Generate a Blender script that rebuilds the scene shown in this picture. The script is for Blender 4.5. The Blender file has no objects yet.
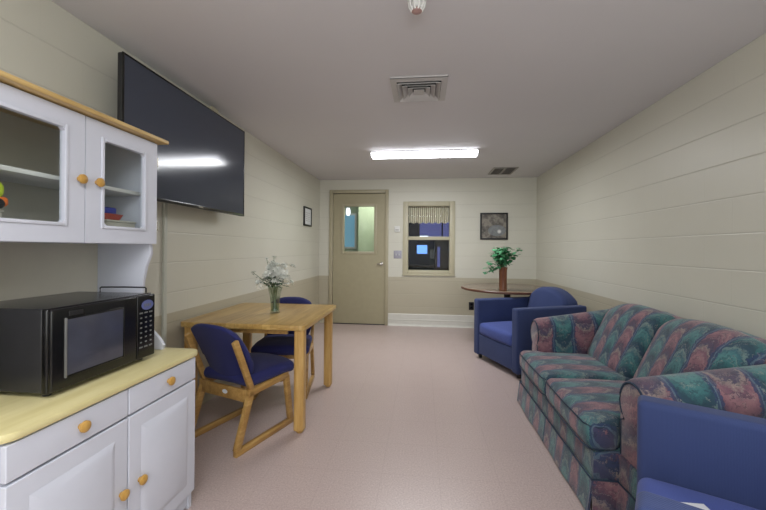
import bpy, bmesh, math, random
from mathutils import Vector, Matrix
random.seed(7)
COL = bpy.context.scene.collection
PI = math.pi
# ---------------------------------------------------------------- room frame
XL, XR, YB, ZC = -1.66, 1.70, 5.68, 2.30
YF = -2.4

# ---------------------------------------------------------------- materials
class NT:
    def __init__(s, name):
        s.m = bpy.data.materials.new(name); s.m.use_nodes = True
        s.t = s.m.node_tree; s.n = s.t.nodes; s.l = s.t.links
        s.b = s.n['Principled BSDF']; s.out = s.n['Material Output']
    def node(s, typ, **kw):
        n = s.n.new(typ)
        for k, v in kw.items(): setattr(n, k, v)
        return n
    def put(s, sock, v):
        if hasattr(v, 'links') or isinstance(v, bpy.types.NodeSocket): s.l.new(v, sock)
        else: sock.default_value = v
    def math(s, op, a, b=0.0, c=None, clamp=False):
        n = s.node('ShaderNodeMath', operation=op); n.use_clamp = clamp
        s.put(n.inputs[0], a); s.put(n.inputs[1], b)
        if c is not None: s.put(n.inputs[2], c)
        return n.outputs[0]
    def mix(s, f, a, b, blend='MIX'):
        n = s.node('ShaderNodeMix', data_type='RGBA', blend_type=blend)
        s.put(n.inputs[0], f); s.put(n.inputs[6], a); s.put(n.inputs[7], b)
        return n.outputs[2]
    def coords(s):
        c = s.node('ShaderNodeTexCoord'); x = s.node('ShaderNodeSeparateXYZ')
        s.l.new(c.outputs['Object'], x.inputs[0])
        return c.outputs['Object'], x.outputs[0], x.outputs[1], x.outputs[2]
    def comb(s, x, y, z):
        n = s.node('ShaderNodeCombineXYZ')
        for i, v in enumerate((x, y, z)): s.put(n.inputs[i], v)
        return n.outputs[0]
    def noise(s, vec, scale, detail=3, rough=.5, col=False):
        n = s.node('ShaderNodeTexNoise'); s.l.new(vec, n.inputs['Vector'])
        n.inputs['Scale'].default_value = scale; n.inputs['Detail'].default_value = detail
        n.inputs['Roughness'].default_value = rough
        return n.outputs['Color' if col else 'Fac']
    def ramp(s, f, stops, mode='LINEAR'):
        n = s.node('ShaderNodeValToRGB'); s.l.new(f, n.inputs[0]); r = n.color_ramp; r.interpolation = mode
        while len(r.elements) < len(stops): r.elements.new(.5)
        for e, (p, c) in zip(r.elements, stops): e.position = p; e.color = rgb(c)
        return n.outputs[0]
    def bump(s, h, st=.3, dist=.01):
        n = s.node('ShaderNodeBump'); n.inputs['Strength'].default_value = st
        n.inputs['Distance'].default_value = dist; s.l.new(h, n.inputs['Height'])
        s.l.new(n.outputs[0], s.b.inputs['Normal'])
    def set(s, base=None, rough=None, metal=None, **kw):
        if base is not None: s.put(s.b.inputs['Base Color'], rgb(base) if isinstance(base, (tuple, list)) else base)
        if rough is not None: s.put(s.b.inputs['Roughness'], rough)
        if metal is not None: s.b.inputs['Metallic'].default_value = metal
        for k, v in kw.items(): s.put(s.b.inputs[k.replace('_', ' ')], v)
        return s.m

def lin(c):
    c /= 255.0
    return c / 12.92 if c <= .04045 else ((c + .055) / 1.055) ** 2.4
def rgb(c):
    return (lin(c[0]), lin(c[1]), lin(c[2]), 1.0)

def simple(name, c, rough=.5, metal=0, var=0.06, scale=12, **kw):
    t = NT(name); o, x, y, z = t.coords()
    f = t.noise(o, scale)
    col = t.mix(f, rgb([v * (1 - var) for v in c]), rgb([min(255, v * (1 + var)) for v in c]))
    return t.set(col, rough, metal, **kw)

def wall_mat(name, axis, hasband=True):
    t = NT(name); o, x, y, z = t.coords()
    h = x if axis == 'x' else y
    upper = rgb((204, 201, 184)); lower = rgb((176, 168, 144))
    n = t.noise(o, 1.6, 2)
    up = t.mix(n, rgb((203, 201, 187)), rgb((213, 211, 198)))
    lo = t.mix(n, rgb((178, 171, 150)), rgb((188, 181, 160)))
    band = t.math('GREATER_THAN', z, .765)
    col = t.mix(band, lo, up) if hasband else up
    # block courses: bed joints clearly seen, head joints faint
    zz = t.math('DIVIDE', t.math('ADD', z, .1), .2)
    fz = t.math('FRACT', zz); row = t.math('FLOOR', zz)
    jz = t.math('SUBTRACT', 1.0, t.math('MULTIPLY', t.math('MINIMUM', fz, t.math('SUBTRACT', 1.0, fz)), 36.0), clamp=True)
    off = t.math('MULTIPLY', t.math('MODULO', t.math('ADD', row, 20), 2.0), .5)
    fh = t.math('FRACT', t.math('ADD', t.math('DIVIDE', h, .4), t.math('ADD', off, 20)))
    jh = t.math('SUBTRACT', 1.0, t.math('MULTIPLY', t.math('MINIMUM', fh, t.math('SUBTRACT', 1.0, fh)), 80.0), clamp=True)
    j = t.math('MAXIMUM', jz, t.math('MULTIPLY', jh, .14))
    col = t.mix(t.math('MULTIPLY', j, .15), col, rgb((120, 116, 104)))
    grain = t.noise(o, 160, 2)
    t.bump(t.math('SUBTRACT', t.math('MULTIPLY', grain, .1), j), .32, .006)
    return t.set(col, .42)

def floor_mat():
    t = NT('vinyl composition tile'); o, x, y, z = t.coords()
    sp = t.noise(o, 120, 2, .7)
    big = t.noise(o, 9, 3)
    c = t.ramp(sp, [(.30, (172, 155, 151)), (.5, (188, 171, 166)), (.72, (204, 188, 183))])
    c = t.mix(t.math('MULTIPLY', big, .25), c, rgb((186, 162, 158)))
    fx = t.math('FRACT', t.math('DIVIDE', t.math('ADD', x, 30.1), .305)); fy = t.math('FRACT', t.math('DIVIDE', t.math('ADD', y, 30.1), .305))
    e = t.math('MINIMUM', t.math('MINIMUM', fx, t.math('SUBTRACT', 1.0, fx)), t.math('MINIMUM', fy, t.math('SUBTRACT', 1.0, fy)))
    j = t.math('SUBTRACT', 1.0, t.math('MULTIPLY', e, 90.0), clamp=True)
    c = t.mix(t.math('MULTIPLY', j, .18), c, rgb((130, 105, 100)))
    return t.set(c, t.math('ADD', .24, t.math('MULTIPLY', big, .16)), Specular_IOR_Level=.45)

def wood_mat(name, c1, c2, c3, along='x', rough=.38, planks=None, scale=1.0):
    t = NT(name); o, x, y, z = t.coords()
    k = {'x': (.9, 9, 9), 'y': (9, .9, 9), 'z': (9, 9, .9)}[along]
    v = t.comb(t.math('MULTIPLY', x, k[0] * scale), t.math('MULTIPLY', y, k[1] * scale), t.math('MULTIPLY', z, k[2] * scale))
    n = t.noise(v, 3.2, 5, .62)
    c = t.ramp(n, [(.30, c1), (.52, c2), (.72, c3)])
    if planks:
        h = y if along == 'x' else x
        pz = t.math('DIVIDE', t.math('ADD', h, 5), planks)
        wn = t.node('ShaderNodeTexWhiteNoise', noise_dimensions='1D'); t.l.new(t.math('FLOOR', pz), wn.inputs['W'])
        c = t.mix(t.math('MULTIPLY', wn.outputs['Value'], .42), c, rgb([q * .82 for q in c1]))
        c = t.mix(t.math('MULTIPLY', t.math('LESS_THAN', t.math('FRACT', pz), .035), .35), c, rgb([q * .6 for q in c1]))
    t.bump(n, .06, .004)
    return t.set(c, rough)

def sofa_mat(name, U, V, phase=0.0, flip=1.0, w=.1):
    """flame-stitch tapestry: colour stripes across U, scalloped tongues along V"""
    t = NT(name); o, x, y, z = t.coords()
    ax = {'x': x, 'y': y, 'z': z}
    u = ax[U]
    v = None
    for s_, a in V:
        q = t.math('MULTIPLY', ax[a], s_)
        v = q if v is None else t.math('ADD', v, q)
    wob = t.noise(o, 5.0, 3); wob2 = t.noise(o, 60, 3, .7)
    u = t.math('ADD', u, t.math('MULTIPLY', t.math('SUBTRACT', wob, .5), .06))
    v = t.math('ADD', v, t.math('MULTIPLY', t.math('SUBTRACT', wob2, .5), .11))
    us = t.math('ADD', t.math('DIVIDE', u, w), 40.0 + phase)
    fu = t.math('FRACT', us); iu = t.math('FLOOR', us)
    arch = t.math('ABSOLUTE', t.math('SUBTRACT', t.math('MULTIPLY', fu, 2.0), 1.0))     # 0 centre, 1 edge
    vs = t.math('ADD', t.math('DIVIDE', v, .23), t.math('MULTIPLY', t.math('MULTIPLY', arch, arch), .38 * flip))
    vs = t.math('ADD', vs, t.math('ADD', 30.0, t.math('MULTIPLY', iu, .37)))
    fv = t.math('FRACT', vs)
    teal = t.ramp(fv, [(0, (36, 66, 80)), (.2, (54, 104, 108)), (.45, (78, 128, 128)), (.62, (54, 94, 106)), (.76, (108, 130, 126)), (.84, (46, 74, 92)), (1, (38, 70, 84))])
    rust = t.ramp(fv, [(0, (74, 60, 80)), (.2, (124, 86, 98)), (.45, (148, 108, 114)), (.62, (114, 80, 96)), (.76, (146, 130, 124)), (.84, (72, 68, 92)), (1, (90, 66, 84))])
    odd = t.math('MODULO', iu, 2.0)
    c = t.mix(t.math('GREATER_THAN', odd, .5), teal, rust)
    edge = t.math('GREATER_THAN', t.math('ADD', arch, t.math('MULTIPLY', t.math('SUBTRACT', wob2, .5), .5)), .81)
    c = t.mix(t.math('MULTIPLY', edge, .85), c, rgb((44, 62, 98)))
    edge2 = t.math('GREATER_THAN', arch, .955)
    c = t.mix(t.math('MULTIPLY', edge2, .5), c, rgb((104, 128, 140)))
    zz = t.math('FRACT', t.math('MULTIPLY', t.math('ADD', vs, t.math('MULTIPLY', arch, .25)), 5.0))
    zl = t.math('MULTIPLY', t.math('LESS_THAN', zz, .30), t.math('GREATER_THAN', t.noise(o, 22, 2), .47))
    c = t.mix(t.math('MULTIPLY', zl, .42), c, rgb((30, 44, 66)))
    zh = t.math('MULTIPLY', t.math('GREATER_THAN', zz, .86), t.math('GREATER_THAN', t.noise(o, 17, 2), .52))
    c = t.mix(t.math('MULTIPLY', zh, .35), c, rgb((170, 160, 150)))
    wv = t.noise(o, 420, 2)
    c = t.mix(t.math('MULTIPLY', wv, .22), c, rgb((20, 26, 40)))
    t.bump(wv, .35, .003)
    return t.set(c, .88, Sheen_Weight=.25)

def weave_mat(name, c1, c2, k=260, rough=.85):
    t = NT(name); o, x, y, z = t.coords()
    a = t.math('SINE', t.math('MULTIPLY', t.math('ADD', x, z), k)); b = t.math('SINE', t.math('MULTIPLY', t.math('SUBTRACT', t.math('ADD', y, z), x), k))
    w = t.math('MULTIPLY', t.math('ADD', t.math('MULTIPLY', a, b), 1.0), .5)
    n = t.noise(o, 6, 3)
    c = t.mix(w, rgb(c1), rgb(c2)); c = t.mix(t.math('MULTIPLY', n, .3), c, rgb([q * .8 for q in c1]))
    t.bump(w, .3, .002)
    return t.set(c, rough, Sheen_Weight=.08)

def glass_mat(name, tint=(250, 252, 252), refl=.06, rough=.02):
    t = NT(name); t.n.remove(t.b)
    tr = t.node('ShaderNodeBsdfTransparent'); tr.inputs[0].default_value = rgb(tint)
    gl = t.node('ShaderNodeBsdfGlossy'); gl.inputs['Roughness'].default_value = rough
    lw = t.node('ShaderNodeLayerWeight'); lw.inputs[0].default_value = .5
    fr = t.math('MULTIPLY', t.math('POWER', lw.outputs['Facing'], 4.0), .55)
    mx = t.node('ShaderNodeMixShader')
    t.l.new(t.math('ADD', fr, refl - .04, clamp=True), mx.inputs[0])
    t.l.new(tr.outputs[0], mx.inputs[1]); t.l.new(gl.outputs[0], mx.inputs[2]); t.l.new(mx.outputs[0], t.out.inputs[0])
    return t.m

def emit_mat(name, c, st):
    t = NT(name); o, x, y, z = t.coords(); n = t.noise(o, 3)
    col = t.mix(t.math('MULTIPLY', n, .15), rgb(c), rgb([q * .9 for q in c]))
    return t.set(col, .5, Emission_Color=col, Emission_Strength=st)

def painting_mat():
    t = NT('abstract print'); o, x, y, z = t.coords()
    v = t.comb(x, z, 0.0)
    n = t.noise(v, 9, 4, .6); n2 = t.noise(v, 26, 3, .6)
    c = t.ramp(n, [(.34, (60, 56, 52)), (.46, (104, 98, 90)), (.56, (150, 144, 132)), (.7, (120, 112, 100))])
    c = t.mix(t.math('MULTIPLY', n2, .4), c, rgb((78, 74, 70)))
    dx = t.math('DIVIDE', t.math('SUBTRACT', x, .045), .13); dz = t.math('DIVIDE', t.math('ADD', z, .065), .085)
    d = t.math('ADD', t.math('MULTIPLY', dx, dx), t.math('MULTIPLY', dz, dz))
    c = t.mix(t.math('MULTIPLY', t.math('LESS_THAN', d, 1.0), .75), c, t.mix(n2, rgb((70, 78, 86)), rgb((150, 156, 160))))
    dx = t.math('DIVIDE', t.math('SUBTRACT', x, .08), .035); dz = t.math('DIVIDE', t.math('ADD', z, .08), .035)
    d = t.math('ADD', t.math('MULTIPLY', dx, dx), t.math('MULTIPLY', dz, dz))
    c = t.mix(t.math('SUBTRACT', 1.0, d, clamp=True), c, rgb((225, 225, 222)))
    return t.set(c, .3)

def stripes_mat(name, c1, c2, c3, per):
    t = NT(name); o, x, y, z = t.coords(); n = t.noise(o, 30)
    f = t.math('FRACT', t.math('ADD', t.math('DIVIDE', x, per), t.math('ADD', 20.0, t.math('MULTIPLY', n, .4))))
    c = t.ramp(f, [(0, c1), (.35, c2), (.6, c3), (.8, c2), (1, c1)])
    return t.set(c, .8)

M = {}
M['wallx'] = wall_mat('painted block back', 'x'); M['wally'] = wall_mat('painted block side', 'y')
M['floor'] = floor_mat()
def ceil_mat():
    t = NT('painted ceiling'); o, x, y, z = t.coords()
    n = t.noise(o, 1.3, 2); g = t.noise(o, 220, 2)
    t.bump(g, .25, .004)
    return t.set(t.mix(n, rgb((212, 210, 212)), rgb((220, 218, 220))), .7)
M['ceil'] = ceil_mat()
M['tan'] = simple('tan door paint', (164, 156, 128), .45, var=.03)
M['tanframe'] = simple('tan frame paint', (172, 164, 138), .4, var=.03)
M['winframe'] = simple('ivory window paint', (188, 182, 156), .4, var=.03)
M['race'] = simple('cream raceway plastic', (196, 198, 186), .45, var=.02)
M['white'] = simple('white painted wood', (206, 209, 220), .38, var=.015)
M['whitein'] = simple('white melamine inside', (204, 200, 186), .5, var=.02)
M['base'] = simple('white cove base', (214, 213, 204), .5, var=.03)
M['plastic'] = simple('white plastic', (222, 222, 218), .4, var=.02)
M['greyplate'] = simple('grey steel plate', (150, 148, 158), .35, .4)
M['chrome'] = simple('satin metal', (180, 176, 168), .25, .9)
M['black'] = simple('black gloss plastic', (13, 13, 15), .2, var=.2)
M['blackmat'] = simple('black matt', (26, 26, 28), .5, var=.1)
M['mwcase'] = simple('black enamel steel case', (46, 46, 48), .25, var=.1)
M['tvscreen'] = simple('dark display glass', (66, 72, 86), .12, var=.02, Specular_IOR_Level=.45)
M['pine'] = wood_mat('pine edge board', (186, 152, 92), (206, 176, 118), (218, 192, 138), 'y')
M['worktop'] = wood_mat('pale laminate worktop', (204, 192, 138), (214, 203, 150), (222, 212, 164), 'y', .3, scale=.6)
M['knob'] = wood_mat('turned pine knob', (164, 122, 56), (188, 146, 74), (204, 164, 94), 'z', .3)
M['oakx'] = wood_mat('oak strips top', (172, 134, 72), (200, 164, 96), (220, 188, 124), 'y', .3, planks=.062)
M['oakz'] = wood_mat('oak leg', (164, 124, 64), (192, 152, 88), (210, 174, 110), 'z', .35)
M['oaky'] = wood_mat('oak bent frame', (146, 108, 58), (174, 136, 78), (196, 160, 100), 'y', .35)
M['tabledark'] = wood_mat('brown laminate', (104, 88, 72), (124, 106, 88), (142, 124, 104), 'x', .25)
M['tableedge'] = simple('dark wood edge', (88, 54, 40), .35)
M['pot'] = wood_mat('reddish brown vase', (96, 56, 36), (124, 76, 50), (140, 92, 62), 'z', .4)
M['navy'] = weave_mat('navy chair fabric', (24, 28, 84), (34, 40, 106), 700)
M['blue'] = weave_mat('blue armchair fabric', (44, 58, 102), (54, 70, 118), 900)
M['blueseat'] = weave_mat('blue seat fabric', (60, 76, 144), (72, 90, 162), 900)
M['sofa'] = sofa_mat('tapestry body', 'y', [(1, 'x'), (1, 'z')])
M['sofaarm'] = sofa_mat('tapestry arms', 'x', [(1, 'z'), (.4, 'y')], 1.4, -1.0, .15)
M['piping'] = simple('dark piping', (38, 54, 74), .8)
M['glass'] = glass_mat('pane glass')
M['wglass'] = glass_mat('borrowed light glass', (250, 252, 252), .045, .03)
M['vaseglass'] = glass_mat('vase glass', (243, 248, 246), .12, .03)
M['water'] = glass_mat('vase water', (236, 244, 240), .05, .02)
M['mwtrim'] = simple('grey trim', (120, 120, 118), .3, .3)
M['mwglass'] = simple('microwave window', (66, 68, 80), .12, var=.15, Specular_IOR_Level=.8)
M['leaf'] = simple('green leaf', (74, 138, 96), .5, var=.35, scale=40)
M['leafdark'] = simple('dark green leaf', (44, 76, 52), .55, var=.35, scale=40)
M['petal'] = simple('white petal', (238, 240, 232), .7, var=.06, scale=60)
M['stem'] = simple('green stem', (72, 110, 66), .5)
M['paper'] = simple('white paper', (220, 222, 224), .7, var=.03)
M['grille'] = simple('grey grille metal', (150, 146, 140), .5, var=.05)
M['grilledark'] = simple('dark vent throat', (46, 44, 42), .8)
M['ceilwhite'] = simple('white enamel', (196, 194, 192), .45, var=.02)
M['pinkish'] = simple('pinkish sensor disc', (176, 142, 136), .5)
M['lampon'] = emit_mat('lit acrylic diffuser', (246, 248, 255), 12.0)
M['valance'] = stripes_mat('pleated cream valance', (128, 112, 90), (222, 212, 186), (244, 238, 220), .032)
M['hallwall'] = simple('pale green hall wall', (180, 194, 166), .7, var=.04)
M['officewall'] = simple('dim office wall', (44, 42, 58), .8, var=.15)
M['officebrown'] = simple('brown board', (84, 66, 52), .6)
M['painting'] = painting_mat()
M['lime'] = simple('lime plastic', (190, 214, 40), .4)
M['orange'] = simple('orange plastic', (222, 112, 40), .4)
M['royal'] = simple('violet blue plastic', (60, 70, 170), .4)
M['red'] = simple('dull red plastic', (176, 74, 60), .4)

# ---------------------------------------------------------------- mesh helpers
def new(): return bmesh.new()

def soft(bm, x0, x1, y0, y1, z0, z1, r=.01, n=2, crown=(0, 0, 0), fn=None, seg=3):
    """rounded box on a subdivided cube; crown = outward puff of x, y and z faces"""
    cx, cy, cz = (x0 + x1) / 2, (y0 + y1) / 2, (z0 + z1) / 2
    hx, hy, hz = abs(x1 - x0) / 2, abs(y1 - y0) / 2, abs(z1 - z0) / 2
    r = min(r, hx * .999, hy * .999, hz * .999)
    # parametric positions along one axis: corner arcs sampled by seg, flat part by n
    ts = [-1 - (1 - i / seg) for i in range(seg)] + [-1 + 2 * i / n for i in range(n + 1)] + [1 + (i + 1) / seg for i in range(seg)]
    def pos(t, h):
        i = h - r
        if t < -1: return -i, math.tan((t + 1) * PI / 4)
        if t > 1: return i, math.tan((t - 1) * PI / 4)
        return t * i, 0.0
    V = {}
    N = len(ts) - 1
    def vert(i, j, k):
        key = (i, j, k)
        if key in V: return V[key]
        (px, ax), (py, ay), (pz, az) = pos(ts[i], hx), pos(ts[j], hy), pos(ts[k], hz)
        # direction: outermost axis gets 1
        d = Vector((ax, ay, az))
        if i in (0, N): d.x = math.copysign(1, ts[i])
        if j in (0, N): d.y = math.copysign(1, ts[j])
        if k in (0, N): d.z = math.copysign(1, ts[k])
        d.normalize()
        p = Vector((px, py, pz)) + d * r
        u, v, w = p.x / hx, p.y / hy, p.z / hz
        if crown[0]: p.x += d.x * crown[0] * max(0, 1 - v * v) * max(0, 1 - w * w)
        if crown[1]: p.y += d.y * crown[1] * max(0, 1 - u * u) * max(0, 1 - w * w)
        if crown[2]: p.z += d.z * crown[2] * max(0, 1 - u * u) ** .6 * max(0, 1 - v * v) ** .6
        p += Vector((cx, cy, cz))
        if fn: p = Vector(fn(p))
        V[key] = bm.verts.new(p); return V[key]
    for a in range(N):
        for b in range(N):
            for (f, flip) in ((0, True), (N, False)):
                qs = [((a, b), (a + 1, b), (a + 1, b + 1), (a, b + 1))][0]
                for ax_ in range(3):
                    vs = []
                    for (p, q) in qs:
                        ijk = [0, 0, 0]; ijk[ax_] = f; ijk[(ax_ + 1) % 3] = p; ijk[(ax_ + 2) % 3] = q
                        vs.append(vert(*ijk))
                    if flip: vs.reverse()
                    try: bm.faces.new(vs)
                    except ValueError: pass
    return bm

def box(bm, x0, x1, y0, y1, z0, z1, bev=0.0, M4=None):
    vs = [bm.verts.new(p) for p in [(x0, y0, z0), (x1, y0, z0), (x1, y1, z0), (x0, y1, z0), (x0, y0, z1), (x1, y0, z1), (x1, y1, z1), (x0, y1, z1)]]
    fs = [bm.faces.new([vs[i] for i in f]) for f in [(0, 3, 2, 1), (4, 5, 6, 7), (0, 1, 5, 4), (1, 2, 6, 5), (2, 3, 7, 6), (3, 0, 4, 7)]]
    if bev:
        es = list({e for f in fs for e in f.edges})
        r = bmesh.ops.bevel(bm, geom=es, offset=bev, segments=2, affect='EDGES', profile=.5)
        vs = list({v for f in r['faces'] for v in f.verts} | {v for v in vs if v.is_valid})
    if M4 is not None:
        for v in vs: v.co = M4 @ v.co
    return bm

def prism(bm, pts, axis, a, b, bev=0.0):
    """extrude a 2-D outline along axis from a to b; pts are the two other coords in xyz order"""
    def mk(p, t):
        return {'x': (t, p[0], p[1]), 'y': (p[0], t, p[1]), 'z': (p[0], p[1], t)}[axis]
    A = [bm.verts.new(mk(p, a)) for p in pts]; B = [bm.verts.new(mk(p, b)) for p in pts]
    n = len(pts); fs = [bm.faces.new(A), bm.faces.new(B[::-1])]
    for i in range(n): fs.append(bm.faces.new([A[i], B[i], B[(i + 1) % n], A[(i + 1) % n]]))
    bmesh.ops.recalc_face_normals(bm, faces=fs)
    if bev:
        es = list({e for e in fs[0].edges} | {e for e in fs[1].edges})
        bmesh.ops.bevel(bm, geom=es, offset=bev, segments=2, affect='EDGES', profile=.5)
    return bm

def lathe(bm, prof, loc=(0, 0, 0), seg=24, M4=None):
    rings = []
    for (r, z) in prof:
        if r < 1e-5: rings.append([bm.verts.new((0, 0, z))])
        else: rings.append([bm.verts.new((r * math.cos(2 * PI * i / seg), r * math.sin(2 * PI * i / seg), z)) for i in range(seg)])
    for A, B in zip(rings, rings[1:]):
        for i in range(seg):
            j = (i + 1) % seg
            if len(A) == 1 and len(B) == 1: continue
            if len(A) == 1: bm.faces.new([A[0], B[j], B[i]])
            elif len(B) == 1: bm.faces.new([A[i], A[j], B[0]])
            else: bm.faces.new([A[i], A[j], B[j], B[i]])
    vs = [v for R_ in rings for v in R_]
    m = Matrix.Translation(loc) @ (M4 if M4 is not None else Matrix.Identity(4))
    for v in vs: v.co = m @ v.co
    bmesh.ops.recalc_face_normals(bm, faces=list({f for v in vs for f in v.link_faces}))
    return bm

def tube(bm, pts, r, seg=8):
    pts = [Vector(p) for p in pts]; rings = []; up = Vector((0, 0, 1))
    rr = r if isinstance(r, (list, tuple)) else [r] * len(pts)
    for i, p in enumerate(pts):
        t = (pts[min(i + 1, len(pts) - 1)] - pts[max(i - 1, 0)]).normalized()
        a = t.cross(up)
        if a.length < .05: a = t.cross(Vector((1, 0, 0)))
        a.normalize(); b = t.cross(a)
        rings.append([bm.verts.new(p + rr[i] * (math.cos(2 * PI * k / seg) * a + math.sin(2 * PI * k / seg) * b)) for k in range(seg)])
    fs = []
    for A, B in zip(rings, rings[1:]):
        for k in range(seg): fs.append(bm.faces.new([A[k], A[(k + 1) % seg], B[(k + 1) % seg], B[k]]))
    fs.append(bm.faces.new(rings[0])); fs.append(bm.faces.new(rings[-1]))
    bmesh.ops.recalc_face_normals(bm, faces=fs)
    return bm

def beam(bm, p, q, w, h, bev=.006):
    """rectangular bar between two points, w across (x when it runs in the yz plane), h in its own plane"""
    p, q = Vector(p), Vector(q); d = q - p; L = d.length; d.normalize()
    a = Vector((1, 0, 0)) if abs(d.x) < .7 else Vector((0, 1, 0))
    a = (a - a.dot(d) * d).normalized(); b = d.cross(a)
    m = Matrix((a, b, d)).transposed().to_4x4(); m.translation = p
    return box(bm, -w / 2, w / 2, -h / 2, h / 2, 0, L, bev, m)

def obj(name, bm, mat, parent=None, smooth=None, loc=None):
    me = bpy.data.meshes.new(name); bm.to_mesh(me); bm.free()
    mats = mat if isinstance(mat, list) else [mat]
    for m in mats: me.materials.append(M[m])
    o = bpy.data.objects.new(name, me); COL.objects.link(o)
    if parent: o.parent = parent
    if loc: o.location = loc
    if smooth is not False:
        for p in me.polygons: p.use_smooth = True
        try: me.set_sharp_from_angle(angle=math.radians(38 if smooth is None else smooth))
        except Exception: pass
    return o

def tag(o, label, cat, group=None, kind=None):
    o['label'] = label; o['category'] = cat
    if group: o['group'] = group
    if kind: o['kind'] = kind
    return o
def thing(name, label, cat, loc=(0, 0, 0), rz=0, group=None):
    o = bpy.data.objects.new(name, None); COL.objects.link(o); o.empty_display_size = .1
    o.location = loc; o.rotation_euler = (0, 0, rz)
    return tag(o, label, cat, group)
def struct(name, bm, mat, smooth=False, parent=None):
    o = obj(name, bm, mat, parent, smooth)
    if parent is None: o['kind'] = 'structure'
    return o
def copy_tree(o, parent=None):
    c = o.copy(); COL.objects.link(c)
    if parent: c.parent = parent
    for ch in list(o.children): copy_tree(ch, c)
    return c

# ================================================================ SETTING
WT = .14
struct('floor', box(new(), XL - WT, XR + WT, YF - WT, YB + WT, -.1, 0), 'floor')
struct('ceiling', box(new(), XL - WT, XR + WT, YF - WT, YB + WT, ZC, ZC + .1), 'ceil')
struct('wall_left', box(new(), XL - WT, XL, YF - WT, YB + WT, 0, ZC), 'wally')
struct('wall_right', box(new(), XR, XR + WT, YF - WT, YB + WT, 0, ZC), 'wally')
struct('wall_front', box(new(), XL, XR, YF - WT, YF, 0, ZC), 'wallx')
# back wall with a door opening and a window opening
DX0, DX1, DZ = -1.475, -.556, 2.12
WX0, WX1, WZ0, WZ1 = -.295, .47, .815, 1.935
b = new()
for (x0, x1, z0, z1) in [(XL, DX0, 0, ZC), (DX0, DX1, DZ, ZC), (DX1, WX0, 0, ZC), (WX0, WX1, 0, WZ0), (WX0, WX1, WZ1, ZC), (WX1, XR, 0, ZC)]:
    box(b, x0, x1, YB, YB + WT, z0, z1)
struct('wall_back', b, 'wallx')
b = new()
prof = [(YB - .022, 0), (YB - .012, .018), (YB - .008, .03), (YB - .008, .085), (YB - .014, .095), (YB - .008, .105), (YB - .008, .18), (YB - .002, .19), (YB, .19), (YB, 0)]
prism(b, prof, 'x', -.538, XR)
struct('baseboard_back', b, 'base')

# ---- door_1: steel door with glass light in a tan frame
dr = bpy.data.objects.new('door_1', None); COL.objects.link(dr); dr.location = (-1.015, YB, 0); dr['kind'] = 'structure'
b = new(); fx0, fx1 = -.478, .474
for (x0, x1, z0, z1) in [(fx0, fx0 + .055, 0, 2.138), (fx1 - .05, fx1, 0, 2.138), (fx0 + .055, fx1 - .05, 2.085, 2.138)]:
    box(b, x0, x1, -.022, .10, z0, z1, .004)
for (x0, x1, z0, z1) in [(fx0 + .05, fx0 + .068, 0, 2.09), (fx1 - .062, fx1 - .045, 0, 2.09), (fx0 + .06, fx1 - .06, 2.072, 2.09)]:
    box(b, x0, x1, .045, .09, z0, z1)
obj('door_frame', b, 'tanframe', dr)
lx0, lx1, gz0, gz1, gx0, gx1 = -.418, .424, 1.126, 1.905, -.272, .276
b = new()
for (x0, x1, z0, z1) in [(lx0, gx0, .012, 2.072), (gx1, lx1, .012, 2.072), (gx0, gx1, .012, gz0), (gx0, gx1, gz1, 2.072)]:
    box(b, x0, x1, .005, .045, z0, z1)
leaf = obj('door_leaf', b, 'tan', dr, False)
b = new(); q = .032
for (x0, x1, z0, z1) in [(gx0 - .01, gx0 + q, gz0 - .01, gz1 + .01), (gx1 - q, gx1 + .01, gz0 - .01, gz1 + .01), (gx0 + q, gx1 - q, gz0 - .01, gz0 + q), (gx0 + q, gx1 - q, gz1 - q, gz1 + .01)]:
    box(b, x0, x1, -.006, .05, z0, z1, .004)
obj('glazing_frame', b, 'tanframe', leaf)
obj('door_glass', box(new(), gx0 + q - .002, gx1 - q + .002, .02, .026, gz0 + q - .002, gz1 - q + .002), 'glass', leaf, False)
b = new()
lathe(b, [(0, 0), (.028, 0), (.028, .008), (.012, .012), (.010, .045), (0, .046)], (.366, .005, .965), 20, Matrix.Rotation(PI / 2, 4, 'X'))
tube(b, [(.366, -.038, .965), (.335, -.042, .966), (.295, -.036, .962)], [.011, .010, .008])
obj('door_handle', b, 'chrome', leaf)
for z in (.25, 1.05, 1.85): obj('hinge', lathe(new(), [(0, -.05), (.008, -.05), (.008, .05), (0, .05)], (lx0 - .004, 0.0, z), 10), 'tanframe', dr)
obj('door_gap_shade', box(new(), lx0 - .002, lx1 + .006, -.004, .05, 0, .011), 'blackmat', dr, False)  # black strip stands in for the shade in the gap under the leaf

# ---- window_1: borrowed-light window, two lights
wn = bpy.data.objects.new('window_1', None); COL.objects.link(wn); wn.location = (.0875, YB, 0); wn['kind'] = 'structure'
b = new(); hw = .3925
for (x0, x1, z0, z1) in [(-hw - .008, -hw + .075, .80, 1.945), (hw - .075, hw + .008, .80, 1.945), (-hw + .075, hw - .075, 1.875, 1.945), (-hw + .075, hw - .075, .80, .875)]:
    box(b, x0, x1, -.02, .12, z0, z1, .004)
obj('window_frame', b, 'winframe', wn)
obj('meeting_rail', box(new(), -hw + .072, hw - .072, -.008, .07, 1.345, 1.40, .004), 'winframe', wn)
obj('window_sill', box(new(), -hw - .012, hw + .012, -.03, .0, .79, .812, .004), 'winframe', wn)
for z0, z1 in ((.873, 1.347), (1.398, 1.877)):
    obj('glass_pane', box(new(), -hw + .073, hw - .073,   .035, .041, z0, z1), 'wglass', wn, False)

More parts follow.
